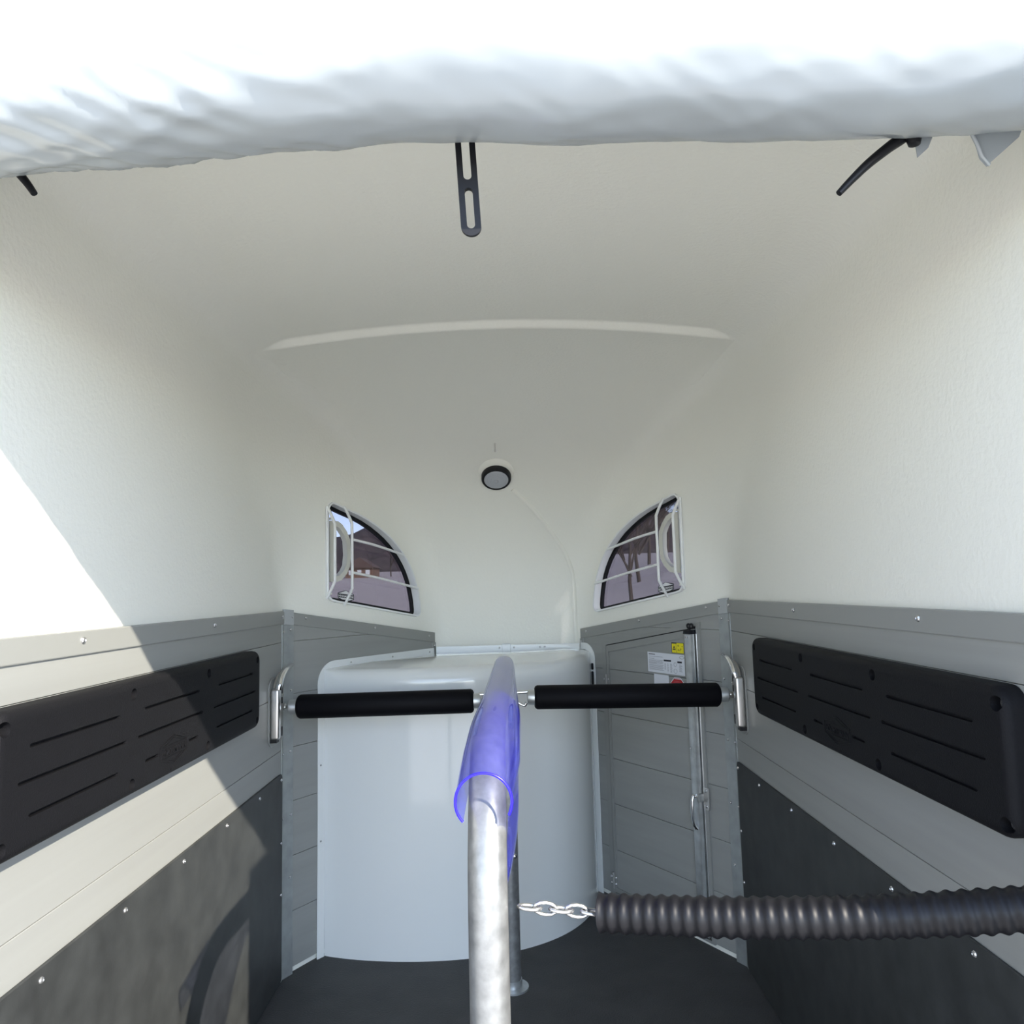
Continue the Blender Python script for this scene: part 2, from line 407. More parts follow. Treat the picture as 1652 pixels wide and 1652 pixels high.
for k, wl_ in (('LF', wall_left), ('RF', wall_right)):
    r = boards(k, wl_, 0.0, 0.905, 1)
    screws(k, [(0.105, 1.262), (0.49, 1.204), (0.858, 1.147)], r, 0.005, 1.0)
    bm = new_bm(); prism(bm, [(0.885, 0.02), (0.912, 0.02), (0.912, ztop(0.912) - 0.044), (0.885, ztop(0.885) - 0.044)], -0.01, 0.004, WM(k), 0.002, 1)
    e = finish('end_strip', bm, 'rail', wl_); screws(k, [(0.899, 1.10)], e, 0.004, 0.8)
for i, (ka, kb) in enumerate((('L', 'LF'), ('R', 'RF'))):
    bm = new_bm()
    # bent angle: one leg on the side wall, one on the front panel
    Ta, Tb = WM(ka), WM(kb); pr = []
    for z in (0.0, 1.243):
        pr.append([Ta(YC - 0.022, z, 0.0), Ta(YC - 0.022, z, 0.003), Tb(-0.002, z, 0.0045), Tb(0.046, z, 0.003), Tb(0.046, z, 0.0), Tb(0, z, -0.004)])
    A = [bm.verts.new(p) for p in pr[0]]; B = [bm.verts.new(p) for p in pr[1]]
    bm.faces.new(A[::-1]); bm.faces.new(B)
    for j in range(6): bm.faces.new((A[j], A[(j + 1) % 6], B[(j + 1) % 6], B[j]))
    post = struct(finish('trim_%d' % (i + 1), bm, 'post', smooth=20), 'galvanised corner post strip with rivets')
    screws(kb, [(0.031, 1.222), (0.034, 1.0), (0.031, 0.78), (0.034, 0.555), (0.031, 0.337)], post, 0.003, 0.85)
    screws(ka, [(YC - 0.011, 1.215), (YC - 0.011, 0.99), (YC - 0.011, 0.777), (YC - 0.011, 0.55)], post, 0.003, 0.7)
    bm = new_bm(); pr = []
    for z in (1.243, 1.2985):
        pr.append([Ta(YC - 0.006, z, 0.0), Ta(YC - 0.006, z, 0.007), Tb(0.0, z - 0.0, 0.0085), Tb(0.043, z - 0.004, 0.007), Tb(0.043, z - 0.004, 0.0), Tb(0, z, -0.006)])
    A = [bm.verts.new(p) for p in pr[0]]; B = [bm.verts.new(p) for p in pr[1]]
    bm.faces.new(A[::-1]); bm.faces.new(B)
    for j in range(6): bm.faces.new((A[j], A[(j + 1) % 6], B[(j + 1) % 6], B[j]))
    cap = finish('corner_cap', bm, mat('grey_plastic_cap', (0.36, 0.375, 0.375, 1), 0.4), post, smooth=20)
    screws(kb, [(0.036, 1.268)], cap, 0.007, 0.6)
# rear opening frame: unseen header added against sun leaks, pillars lengthened to shift shadows
bm = new_bm()
for k in ('L', 'R'): box(bm, 0.71, Y0 + 0.002, 0, 1.95, -0.05, 0.0, WM(k))
prism(bm, [(XC - HW - 0.02, 2.02), (XC + HW + 0.02, 2.02), (XC + HW - 0.03, 2.20), (XC + 0.5, 2.245), (XC, 2.27), (XC - 0.5, 2.245), (XC - HW + 0.03, 2.20)], 0, 0.03, lambda a, b, c: Vector((a, Y0 - 0.04 + c, b)))
tr = struct(finish('trim_3', bm, 'rail', smooth=20), 'frame round the rear opening, added light-blocking header behind the rolled tarp')

# ---------------------------------------------------------------- windows
def hexa(w_, h_, r=0.36):
    return [(-w_ / 2, -h_ * r / 1.0 * 0.62), (0, -h_ / 2), (w_ / 2, -h_ * r * 0.62), (w_ / 2, h_ * r * 0.62), (0, h_ / 2), (-w_ / 2, h_ * r * 0.62)]
def window(i, k):
    T = WM(k)
    grow = inset_poly(WIN, -0.012); small = inset_poly(WIN, 0.017)
    bm = new_bm(); ring_prism(bm, grow, small, -0.048, -0.037, T)
    fr = struct(finish('window_%d' % i, bm, 'rubber', smooth=40), 'black seal of the %s nose window' % ('left' if k == 'LF' else 'right'))
    bm = new_bm(); prism(bm, grow, -0.056, -0.050, T)
    finish('pane', bm, 'pane', fr, smooth=30)
    # D-shaped latch frame on the pane
    out = [(0.262, 1.400), (0.300, 1.400), (0.326, 1.406), (0.356, 1.432), (0.375, 1.462), (0.381, 1.510), (0.377, 1.575), (0.358, 1.608), (0.332, 1.636), (0.308, 1.648), (0.262, 1.648)]; inn = inset_poly(out, 0.022)
    bm = new_bm(); ring_prism(bm, out, inn, -0.050, -0.026, T)
    lf_ = finish('latch_frame', bm, 'ivory', fr, smooth=40)
    for zz in (1.655, 1.352):
        bm = new_bm(); tube(bm, [(0.238, zz, -0.05), (0.238, zz, -0.018)], 0.006, 8, T); box(bm, 0.236, 0.262, zz - 0.004, zz + 0.004, -0.028, -0.016, T)
        finish('latch_peg', bm, 'ivory', fr)
    # emblem sticker: seen from its back, so the lettering is reversed
    dark_first = k == 'RF'
    mir = 1 if k == 'LF' else -1
    cx, cz, sk = 0.375, 1.340, -0.12
    TT = lambda x, y, d: T(cx + x, cz + y + x * sk, -0.0495 + d)
    bm = new_bm(); prism(bm, hexa(0.094, 0.050), 0.0, 0.0006, TT)
    st = finish('emblem', bm, 'ink', fr, smooth=None)
    W_ = 'print_white' 
    bm = new_bm()
    for sg in (1, -1):
        prism(bm, [(-0.045, sg * 0.0078), (0.045, sg * 0.0078), (0.0, sg * 0.0225)][::sg], 0.0006, 0.0010, TT)
    text_bm(bm, 'BÖCKMANN', 0.086, 0.0100, 0.0004, lambda x, y, d: TT(-x * mir if k == 'LF' else x * -mir * -1, y, 0.0006 + d))
    finish('lettering', bm, M['sticker_white'], st, smooth=None)
    return fr
M['sticker_white'] = mat('white_sticker', (0.85, 0.85, 0.86, 1), 0.4)
window(1, 'LF'); window(2, 'RF')

def guard(k, label):
    T = WM(k); o = FR[k]
    base = T(0.5, 1.24, 0)
    g = thing('window_guard', label, 'window guard', base, 'window guards of the nose windows')
    def bow(s, z1, z0):
        return smooth_path([(s, z1, -0.004), (s, z1 - 0.014, 0.008), (s, z1 - 0.062, 0.036), (s, z1 - 0.085, 0.041), (s, (z0 + z1) / 2, 0.041), (s, z0 + 0.080, 0.041), (s, z0 + 0.058, 0.036), (s, z0 + 0.012, 0.006), (s, z0, -0.004)], 4)
    for s, z1, z0 in ((0.222, 1.700, 1.335), (0.318, 1.706, 1.305)):
        bm = new_bm(); tube(bm, bow(s, z1, z0), 0.0058, 10, T); finish('guard_bar', bm, 'powder', g, smooth=50)
    bm = new_bm(); tube(bm, [(0.218, 1.70, 0.0), (0.221, 1.52, 0.001), (0.224, 1.335, 0.0)], 0.0052, 10, T); finish('guard_bar', bm, 'powder', g, smooth=50)
    for p in ([(0.318, 1.570, 0.041), (0.45, 1.553, 0.037), (0.60, 1.530, 0.018), (0.685, 1.518, 0.001)], [(0.318, 1.436, 0.041), (0.50, 1.410, 0.036), (0.68, 1.382, 0.018), (0.786, 1.367, 0.001)]):
        bm = new_bm(); tube(bm, smooth_path(p, 4), 0.0055, 10, T); finish('cross_bar', bm, 'powder', g, smooth=50)
    # edge frame round the opening that carries the bars
    bm = new_bm(); ring_prism(bm, inset_poly(WIN, -0.004), inset_poly(WIN, 0.0035), -0.034, 0.0015, T); finish('edge_frame', bm, 'powder', g, smooth=40)
    adopt(g)
guard('LF', 'white bar guard over the left window showing house and ground')
guard('RF', 'white bar guard over the right window above the door')

# ---------------------------------------------------------------- door in the right front panel
T = WM('RF')
dz = lambda s: 1.1305 - (s - 0.155) * 0.174 + 0.0735       # top edge of the frame
bm = new_bm(); tp = lambda s, d: (s, dz(s) - d)
outer = [(0.142, 0.02), (0.744, 0.02), tp(0.744, 0), tp(0.142, 0)]
inner = [(0.163, 0.03), (0.716, 0.03), tp(0.716, 0.014), tp(0.163, 0.017)]
ring_prism(bm, outer, inner, 0.0, 0.008, T)
door = struct(finish('door_1', bm, 'rail', smooth=20), 'narrow grey entrance door in the right front panel')
bm = new_bm(); ring_prism(bm, inset_poly(inner, 0.0003), [(0.168, 0.036), (0.711, 0.036), tp(0.711, 0.0185), tp(0.168, 0.0215)], 0.0005, 0.0030, T)
finish('seal', bm, 'rubber', door, smooth=20)
lo_ = [(0.168, 0.036), (0.711, 0.036), tp(0.711, 0.0185), tp(0.168, 0.0215)]
li_ = [(0.196, 0.055), (0.697, 0.055), tp(0.697, 0.046), tp(0.196, 0.050)]
bm = new_bm(); ring_prism(bm, lo_, li_, 0.0, 0.010, T); finish('leaf_frame', bm, 'rail', door, smooth=20)
for z0, z1 in zip(SEAMS[1:], SEAMS[2:]):
    poly = [(0.196, z0 + 0.001), (0.697, z0 + 0.001), (0.697, z1 - 0.001), (0.196, z1 - 0.001)]
    poly = clip(poly, 0.174, 1, dz(0) - 0.046); poly = clip(poly, 0, -1, -0.055)
    if len(poly) >= 3:
        bm = new_bm(); prism(bm, poly, 0.0, 0.005, T, 0.001, 1); finish('board', bm, 'alu', door, smooth=20)
for zc_ in (0.928, 0.083):
    bm = new_bm(); tube(bm, [(0.716, zc_ - 0.035, 0.012), (0.716, zc_ + 0.035, 0.012)], 0.005, 10, T)
    h_ = finish('hinge', bm, 'rail', door)
    screws('RF', [(0.731, zc_ + 0.013), (0.731, zc_ - 0.013), (0.704, zc_ + 0.013), (0.704, zc_ - 0.013)], h_, 0.009, 0.9)
# closing profile with black cap, spring latch and handle
bm = new_bm()
prism(bm, [(0.168, 0.06), (0.204, 0.06), (0.204, 1.160), (0.168, 1.160)], 0.005, 0.030, T, 0.004, 2)
prof = finish('closing_profile', bm, 'galv', door, smooth=25)
screws('RF', [(0.198, 1.148), (0.187, 1.148), (0.196, 0.727), (0.192, 0.430)], prof, 0.030, 0.7)
bm = new_bm(); prism(bm, [(0.163, 1.160), (0.208, 1.160), (0.204, 1.174), (0.167, 1.176)], 0.004, 0.034, T, 0.003, 2)
finish('profile_cap', bm, 'rubber', door, smooth=25)
bm = new_bm(); tube(bm, [(0.184, 1.174, 0.018), (0.181, 1.187, 0.020)], 0.004, 8, T)
for s_ in (0.185, 0.171): tube(bm, [(s_ + 0.008 * math.cos(a), 1.191 + 0.008 * math.sin(a), 0.022) for a in [2 * PI * q / 12 for q in range(13)]], 0.0035, 8, T, caps=False)
tube(bm, [(0.168, 1.187, 0.022), (0.156, 1.188, 0.016)], 0.003, 8, T)
finish('stop_hook', bm, 'rubber', door, smooth=40)
bm = new_bm(); box(bm, 0.1575, 0.1610, 0.03, 1.178, 0.003, 0.009, T); finish('edge_strip', bm, 'chrome', door, smooth=20)
bm = new_bm(); prism(bm, rr(0.134, 0.160, 0.505, 0.586, 0.004, 3), 0.008, 0.013, T); pl = finish('strike_plate', bm, 'steel', door, smooth=20)
screws('RF', [(0.147, 0.574), (0.147, 0.517)], pl, 0.013, 0.9)
bm = new_bm(); prism(bm, rr(0.158, 0.172, 0.532, 0.562, 0.005, 3), 0.010, 0.036, T, 0.003, 2); finish('latch_bolt', bm, 'rail', door)
bm = new_bm(); tube(bm, smooth_path([(0.185, 0.552, 0.028), (0.186, 0.553, 0.040), (0.187, 0.530, 0.047), (0.187, 0.490, 0.048), (0.186, 0.450, 0.043), (0.185, 0.430, 0.028)], 5), [0.0055] * 26, 10, T, flat=1.4)
finish('door_handle', bm, 'chrome', door, smooth=60)
bm = new_bm(); tube(bm, [(0.187, 0.552, 0.036), (0.168, 0.549, 0.030)], 0.004, 8, T); lathe(bm, [(0.008, 0), (0.008, 0.006), (0.005, 0.008)], WMAT('RF', 0.185, 0.552, 0.030), 12)
finish('handle_pivot', bm, 'chrome', door)

# stickers on the door (flat prints)
def sticker_root(bm, m, label): return tag(finish('sticker', bm, m, smooth=None), label, 'sticker')
HS = 0.0052
bm = new_bm(); prism(bm, [(0.232, 0.9935), (0.4445, 0.9965), (0.4445, 1.0775), (0.232, 1.0745)], HS, HS + 0.0006, T)
st = sticker_root(bm, 'paper', 'white instruction sticker with fine print beside the closing profile of the door')
def marks(parent, rects, m, name='print', h=HS + 0.0006):
    bm = new_bm()
    for s1, s0, z0, z1 in rects: prism(bm, [(s0, z0), (s1, z0), (s1, z1), (s0, z1)], h, h + 0.0003, T)
    return finish(name, bm, m, parent, smooth=None)
R_ = [(0.437, 0.399, 1.0675, 1.0705)]
marks(st, R_, 'ink')
G_ = [(0.437, 0.355, 1.059, 1.0604)]
for q in range(5): G_.append((0.437, 0.352 + 0.004 * (q % 2), 1.0455 - q * 0.0033, 1.0467 - q * 0.0033))
for q in range(7): G_.append((0.437, 0.350 + 0.004 * (q % 3), 1.0265 - q * 0.0035, 1.0278 - q * 0.0035))
G_.append((0.437, 0.405, 1.0505, 1.0525)); G_.append((0.437, 0.39, 1.0312, 1.033))
for cs, wd, nn in ((0.345, 0.008, 8), (0.329, 0.007, 10), (0.313, 0.012, 11), (0.262, 0.017, 9)):
    for q in range(nn): G_.append((cs, cs - wd * (0.7 + 0.3 * ((q * 7) % 3) / 2), 1.035 - q * 0.0034, 1.0363 - q * 0.0034))
g_ = marks(st, G_, 'grey_ink'); g_['kind'] = 'stuff'
marks(st, [(0.349, 0.307, 1.044, 1.0505)], 'ink', 'header_block'); marks(st, [(0.272, 0.247, 1.0415, 1.0485)], 'ink', 'header_block')
for zc_, r_ in ((1.0345, 0.0085), (1.0085, 0.0095)):
    bm = new_bm(); ring_prism(bm, circ(0.2845, zc_, r_, 20), circ(0.2845, zc_, r_ - 0.0013, 20), HS + 0.0006, HS + 0.0009, T); finish('diagram_ring', bm, 'grey_ink', st, smooth=None)
hx = [(0.246 + x, 1.064 + y) for x, y in hexa(0.026, 0.0125)]
bm = new_bm(); ring_prism(bm, hx, inset_poly(hx, 0.0014), HS + 0.0006, HS + 0.0009, T)
finish('logo_outline', bm, 'grey_ink', st, smooth=None)
bm = new_bm(); prism(bm, [(0.232, 1.0790), (0.301, 1.0800), (0.301, 1.1225), (0.232, 1.1215)], HS, HS + 0.0005, T)
st = sticker_root(bm, 'ink', 'yellow warning sticker at the top of the door')
bm = new_bm(); prism(bm, [(0.234, 1.0808), (0.2985, 1.0818), (0.2985, 1.1170), (0.272, 1.1175), (0.270, 1.1205), (0.234, 1.1200)], HS + 0.0005, HS + 0.0008, T); yy = finish('yellow_face', bm, 'yellow', st, smooth=None)
bm = new_bm()
tri = [(0.294, 1.0945), (0.278, 1.0945), (0.286, 1.1105)]
ring_prism(bm, tri, inset_poly(tri, 0.0022), HS + 0.0008, HS + 0.0011, T)
prism(bm, [(0.2868, 1.0985), (0.2852, 1.0985), (0.2846, 1.1055), (0.2874, 1.1055)], HS + 0.0008, HS + 0.0011, T)
prism(bm, [(0.2945, 1.0925), (0.277, 1.0925), (0.277, 1.0942), (0.2945, 1.0942)], HS + 0.0008, HS + 0.0011, T)
prism(bm, [(0.2735, 1.0825), (0.2725, 1.0825), (0.2740, 1.1165), (0.2750, 1.1165)], HS + 0.0008, HS + 0.0011, T)
for c_, r_ in (((0.262, 1.110), 0.0036), ((0.249, 1.097), 0.003), ((0.262, 1.093), 0.0034), ((0.241, 1.108), 0.0024), ((0.2535, 1.0915), 0.0022)):
    ring_prism(bm, circ(*c_, r_, 10), circ(*c_, r_ * 0.55, 10), HS + 0.0008, HS + 0.0011, T)
finish('symbols', bm, 'ink', st, smooth=None)
bm = new_bm(); prism(bm, [(0.3255, 0.925), (0.4115, 0.925), (0.4105, 0.9895), (0.3245, 0.988)], HS, HS + 0.0006, T)
sticker_root(bm, 'paper', 'small blank white sticker on the door left of the red octagon')
oc = [(0.276 + 0.043 * math.cos(PI / 8 + PI / 4 * q), 0.947 + 0.041 * math.sin(PI / 8 + PI / 4 * q)) for q in range(8)]
bm = new_bm(); prism(bm, oc, HS, HS + 0.0006, T)
st = sticker_root(bm, 'paper', 'red octagonal warning sticker with white rim on the door')
bm = new_bm(); prism(bm, inset_poly(oc, 0.0032), HS + 0.0006, HS + 0.0009, T); finish('red_face', bm, 'red', st, smooth=None)
marks(st, [(0.292, 0.258, 0.9775, 0.9800)], 'paper', 'print', HS + 0.0009)
marks(st, [(0.298, 0.253, 0.968 - q * 0.005, 0.9695 - q * 0.005) for q in range(4)], mat('pink_print', srgb(200, 90, 92), 0.5), 'print', HS + 0.0009)

# ---------------------------------------------------------------- black wall pads
def pad(k, label):
    T = WM(k); z0, z1, y0, y1 = 0.940, 1.178, 1.205, 2.452
    root = thing('wall_pad', label, 'wall pad', T(1.8, z0, 0), 'grooved black pads on the side walls')
    bm = new_bm(); prism(bm, rr(y0, y1, z0, z1, 0.035, 6), 0.001, 0.042, T, 0.017, 4)
    p = finish('pad_body', bm, 'pad', None, smooth=None)
    cut = new_bm()
    G = [(2.100, 2.374, 1.113), (2.068, 2.401, 1.057), (2.09, 2.374, 1.002), (1.684, 1.975, 1.113), (1.656, 1.997, 1.057), (1.914, 1.970, 1.0), (1.690, 1.752, 1.0),
         (1.287, 1.579, 1.113), (1.260, 1.608, 1.057), (1.290, 1.577, 1.0)]
    for a, b, z in G: prism(cut, rr(a, b, z - 0.0032, z + 0.0032, 0.003, 2), 0.034, 0.06, T)
    B = [(y, z) for y in (2.42, 2.034, 1.634, 1.224) for z in (1.150, 0.964)]
    for y, z in B[2:]: prism(cut, circ(y, z, 0.0125, 14), 0.026, 0.06, T)
    for y, z in B[:2]: prism(cut, circ(y, z, 0.011, 14), 0.026, 0.06, T)
    boolean_cut(p, cut); p.parent = root
    for y, z in B:
        bm = new_bm(); lathe(bm, [(0.0075, 0), (0.0075, 0.002), (0.005, 0.004), (0.0025, 0.0042), (0.002, 0.0025), (0, 0.0025)], WMAT(k, y, z, 0.0258), 12)
        finish('bolt', bm, mat('dark_bolt', (0.12, 0.12, 0.12, 1), 0.35, 0.6), root)
    rev = 1 if k == 'R' else 1
    # moulded emblem: hexagon outlines, a band and the lettering
    sx = -1 if k == 'R' else 1
    TT = lambda x, y, d: T(1.831 + sx * x, 0.998 + y, 0.0415 + d)
    bm = new_bm(); h1 = hexa(0.140, 0.068)
    ring_prism(bm, h1, inset_poly(h1, 0.0022), 0, 0.0020, TT)
    for sg in (1, -1):
        t1 = [(-0.058, sg * 0.0125), (0.058, sg * 0.0125), (0.0, sg * 0.0275)]
        ring_prism(bm, t1, inset_poly(t1, 0.0016), 0, 0.0018, TT)
    text_bm(bm, 'BÖCKMANN', 0.124, 0.0165, 0.0022, TT)
    prism(bm, rr(-0.014, 0.014, -0.047, -0.041, 0.001, 2), 0, 0.001, TT)
    finish('emblem', bm, 'pad', root, smooth=20)
    adopt(root)
pad('L', 'black grooved plastic pad on the left wall, partly sunlit')
pad('R', 'black grooved plastic pad on the right wall, fully shaded')

def kick(k, label):
    T = WM(k); y0, y1 = 1.02, 2.808
    bm = new_bm(); prism(bm, rr(y0, y1, 0.004, 0.7135, 0.018, 4), 0.0005, 0.006, T, 0.002, 1)
    o = tag(finish('kick_plate', bm, 'kick', smooth=20), label, 'kick plate', 'kick plates on the side walls')
    screws(k, [(1.10, 0.692), (1.40, 0.692), (1.69, 0.692), (1.98, 0.692), (2.27, 0.692), (2.556, 0.691), (2.790, 0.693), (2.790, 0.475), (2.790, 0.30)], o, 0.006, 1.0)
kick('L', 'dark rubber kick plate on lower left wall, half in sunlight')
kick('R', 'dark rubber kick plate on lower right wall, in shade')

# ---------------------------------------------------------------- saddle cabinet in the nose
cab = thing('saddle_cabinet', 'glossy white bulging fibreglass cabinet filling the nose of the trailer', 'cabinet', (0, 3.2, 0))
Lp = WM('LF'); Rp = WM('RF')
def bez(p0, p1, p2, p3, t): return p0 * (1 - t) ** 3 + p1 * 3 * t * (1 - t) ** 2 + p2 * 3 * t * t * (1 - t) + p3 * t ** 3
P0 = Lp(0.200, 0, 0.004); P3 = Rp(0.835, 0, 0.004)
NU = 56; TOPZ = 1.058; RB = 0.055
front = [bez(P0, Vector((-0.50, 2.90, 0)), Vector((0.28, 2.80, 0)), P3, i / NU) for i in range(NU + 1)]
bk = [Lp(0.205, 0, 0.004), Lp(0.895, 0, 0.004), Vector((XC - 0.33, YF - 0.004, 0)), Vector((XC + 0.33, YF - 0.004, 0)), Rp(0.86, 0, 0.004)]
seglen = [(b - a).length for a, b in zip(bk, bk[1:])]; tot = sum(seglen)
def back_at(t):
    d = t * tot
    for a, b, L_ in zip(bk, bk[1:], seglen):
        if d <= L_ or b is bk[-1]: return a.lerp(b, min(1, d / max(L_, 1e-9)))
        d -= L_
bm = new_bm(); rows = []
for i, F_ in enumerate(front):
    B_ = back_at(i / NU); d = B_ - F_; L_ = max(d.length, 1e-6); dn = d / L_
    rb = min(RB, L_ * 0.45) if L_ > 0.02 else 0.004
    col = []
    for z in np.linspace(0.0, TOPZ - rb, 16): col.append(F_ + Vector((0, 0, float(z))))
    for q in range(1, 9):
        a = PI / 2 * q / 8
        col.append(F_ + dn * rb * (1 - math.cos(a)) + Vector((0, 0, TOPZ - rb + rb * math.sin(a))))
    for q in range(1, 10):
        t = q / 9; p = (F_ + dn * rb).lerp(B_, t); col.append(Vector((p.x, p.y, TOPZ + 0.016 * math.sin(PI * t) * min(1, L_ / 0.3))))
    rows.append([bm.verts.new(p) for p in col])
for A, B in zip(rows, rows[1:]):
    for q in range(len(A) - 1): bm.faces.new((A[q], A[q + 1], B[q + 1], B[q]))
bmesh.ops.remove_doubles(bm, verts=bm.verts[:], dist=1e-5)
body = finish('body', bm, 'gloss', cab, smooth=60)
def flange(k, path, wd, name='flange', h=0.007):
    """flat strip on a wall along a path, widening to the path's left"""
    T = WM(k); P = [Vector(p) for p in path]; bm = new_bm(); V = []
    for i, p in enumerate(P):
        t = (P[min(i + 1, len(P) - 1)] - P[max(i - 1, 0)]).normalized(); n = Vector((-t.y, t.x))
        q = p + n * wd
        V.append([bm.verts.new(T(p.x, p.y, 0.001)), bm.verts.new(T(p.x, p.y, h)), bm.verts.new(T(q.x, q.y, h * 0.6)), bm.verts.new(T(q.x, q.y, 0.001))])
    for A, B in zip(V, V[1:]):
        for j in range(4): bm.faces.new((A[j], A[(j + 1) % 4], B[(j + 1) % 4], B[j]))
    bm.faces.new(V[0]); bm.faces.new(V[-1][::-1])
    return finish(name, bm, 'gloss', cab, smooth=40)
arc = lambda cx, cy, r, a0, a1, n=8: [(cx + r * math.cos(a0 + (a1 - a0) * i / n), cy + r * math.sin(a0 + (a1 - a0) * i / n)) for i in range(n + 1)]
pL = [(0.196, 0.0), (0.200, 0.5)] + arc(0.255, 1.002, 0.055, PI, PI / 2) + [(0.5, 1.057), (0.895, 1.056)]
fl = flange('LF', pL, 0.032)
screws('LF', [(0.345, 1.073), (0.60, 1.073), (0.86, 1.072), (0.182, 0.96), (0.180, 0.70), (0.180, 0.42)], fl, 0.006, 0.65)
pR = [(0.832, 0.0), (0.834, 0.5)] + arc(0.875, 1.025, 0.040, PI, PI / 2) + [(0.905, 1.065)]
flange('RF', pR, 0.030)
bm = new_bm(); box(bm, XC - 0.335, XC + 0.335, YF - 0.012, YF + 0.002, 1.05, 1.092); finish('flange', bm, 'gloss', cab, smooth=30)
bm = new_bm(); prism(bm, rr(-0.028, 0.012, 1.060, 1.100, 0.004, 2), 0.012, 0.020, WM('F'), 0.002, 1); cl = finish('clip', bm, 'gloss', cab, smooth=30)
screws('F', [(-0.040, 1.080), (0.028, 1.080), (0.150, 1.080), (0.172, 1.080)], cab, 0.012, 0.75)
# raised dark plates on the right edge: a cut-out's shade put into colour
for z0, z1 in ((0.975, 1.005), (0.885, 0.968)):
    bm = new_bm(); prism(bm, rr(0.8125, 0.8255, z0, z1, 0.0055, 3), 0.005, 0.0092, Rp); finish('painted_edge_slot', bm, 'dark', cab, smooth=30)
adopt(cab)

# ---------------------------------------------------------------- lamp and cable cover on the nose wall
def hood_pt(x, y, zguess):
    lo, hi = 1.2, 2.6
    for _ in range(50):
        m_ = (lo + hi) / 2
        if hood_f(np.array([x, y, m_])) < 0: lo = m_
        else: hi = m_
    return Vector((x, y, lo))
lp = hood_pt(-0.052, 3.325, 1.85)
lamp = thing('ceiling_lamp', 'round black rimmed lamp high on the nose, switched off', 'lamp', lp)
axis = Vector((0.0, -0.60, -0.80)).normalized()
lm = Matrix.Translation(lp + Vector((0, 0.012, 0.012))) @ axis.to_track_quat('Z', 'Y').to_matrix().to_4x4()
bm = new_bm(); lathe(bm, [(0.112, -0.045), (0.098, -0.006), (0.084, 0.012), (0.072, 0.020), (0.066, 0.021)], lm, 36); finish('mount', bm, 'hood', lamp, smooth=50)
bm = new_bm(); lathe(bm, [(0.066, 0.018), (0.066, 0.040), (0.063, 0.046), (0.0535, 0.046), (0.0525, 0.038)], lm, 36); finish('rim', bm, 'rubber', lamp, smooth=40)
bm = new_bm(); lathe(bm, [(0.0535, 0.038), (0.0535, 0.046), (0.049, 0.050), (0.040, 0.0505), (0.039, 0.052), (0.027, 0.053), (0.026, 0.0545), (0.010, 0.056), (0.0, 0.047)], lm, 32); finish('lens', bm, 'lens', lamp, smooth=40)
adopt(lamp)
sp = hood_pt(-0.052, 3.20, 1.95)
bm = new_bm(); tube(bm, [sp + Vector((0, 0, 0.004)), sp + Vector((0, 0, -0.012)), sp + Vector((0, -0.004, -0.036))], [0.0035, 0.003, 0.0036], 8)
tag(finish('hook_pin', bm, 'steel'), 'tiny metal pin hanging from the ceiling above the lamp', 'pin')
pth = [hood_pt(0.00, 3.34, 0), hood_pt(0.09, 3.42, 0), hood_pt(0.19, 3.515, 0), hood_pt(0.262, 3.575, 0)]
pth += [Vector((0.300, 3.602, 1.36)), Vector((0.312, 3.603, 1.25)), Vector((0.313, 3.603, 1.10))]
def on_front(x, z):
    lo, hi = 2.6, 4.0
    for _ in range(50):
        m_ = (lo + hi) / 2
        if hood_f(np.array([x, m_, z])) < 0: lo = m_
        else: hi = m_
    return Vector((x, lo, z))
pth = [on_front(x, z) for x, z in ((0.02, 1.80), (0.10, 1.725), (0.18, 1.63), (0.25, 1.53), (0.288, 1.44), (0.300, 1.36), (0.303, 1.25), (0.303, 1.10))]
bm = new_bm(); tube(bm, smooth_path(pth, 6), 0.0135, 10, flat=0.5)
tag(finish('cable_cover', bm, 'hood', smooth=60), 'white moulded cable cover running from the lamp down the nose wall', 'cable cover')

# ---------------------------------------------------------------- divider frame, breast bars and brackets
div = thing('divider_frame', 'galvanised bent tube frame of the central divider in the foreground', 'divider', (-0.03, 1.18, 0))
def divider_path(x0=-0.046, x1=-0.028, yr=1.18, yf=2.73, zt=1.100, R=0.24, Rf=0.15, zb=0.0):
    P = [(x0, yr, zb), (x0, yr, 0.4), (x0, yr, zt - R)]
    for i in range(1, 13):
        a = PI / 2 * i / 12; P.append((x0, yr + R * (1 - math.cos(a)), zt - R + R * math.sin(a)))
    for t in (0.2, 0.4, 0.6, 0.8): P.append((x0 + (x1 - x0) * t, yr + R + (yf - Rf - yr - R) * t, zt))
    for i in range(0, 11):
        a = PI / 2 * i / 10; P.append((x1, yf - Rf + Rf * math.sin(a), zt - Rf + Rf * math.cos(a)))
    P += [(x1, yf, 0.5), (x1, yf, zb)]
    return P
bm = new_bm(); tube(bm, divider_path(), 0.030, 28); finish('tube', bm, 'tube', div, smooth=50)
for y in (1.18, 2.73):
    bm = new_bm(); lathe(bm, [(0.055, 0.0), (0.055, 0.006), (0.033, 0.008), (0.033, 0.03)], Matrix.Translation((-0.046 if y < 2 else -0.028, y, 0)), 24); finish('foot', bm, 'galv', div)
bm = new_bm()
for x in (0.0,): pass
tube(bm, [(-0.125, 2.765, 0.978), (0.070, 2.765, 0.984)], 0.0065, 10)
for sx in (-1, 1): tube(bm, smooth_path([(-0.028 + sx * 0.024, 2.72, 0.972), (-0.028 + sx * 0.046, 2.715, 0.952), (-0.028 + sx * 0.066, 2.712, 0.944), (-0.028 + sx * 0.072, 2.710, 0.954)], 5), 0.0055, 8)
finish('bar_hook', bm, 'chrome', div, smooth=50)
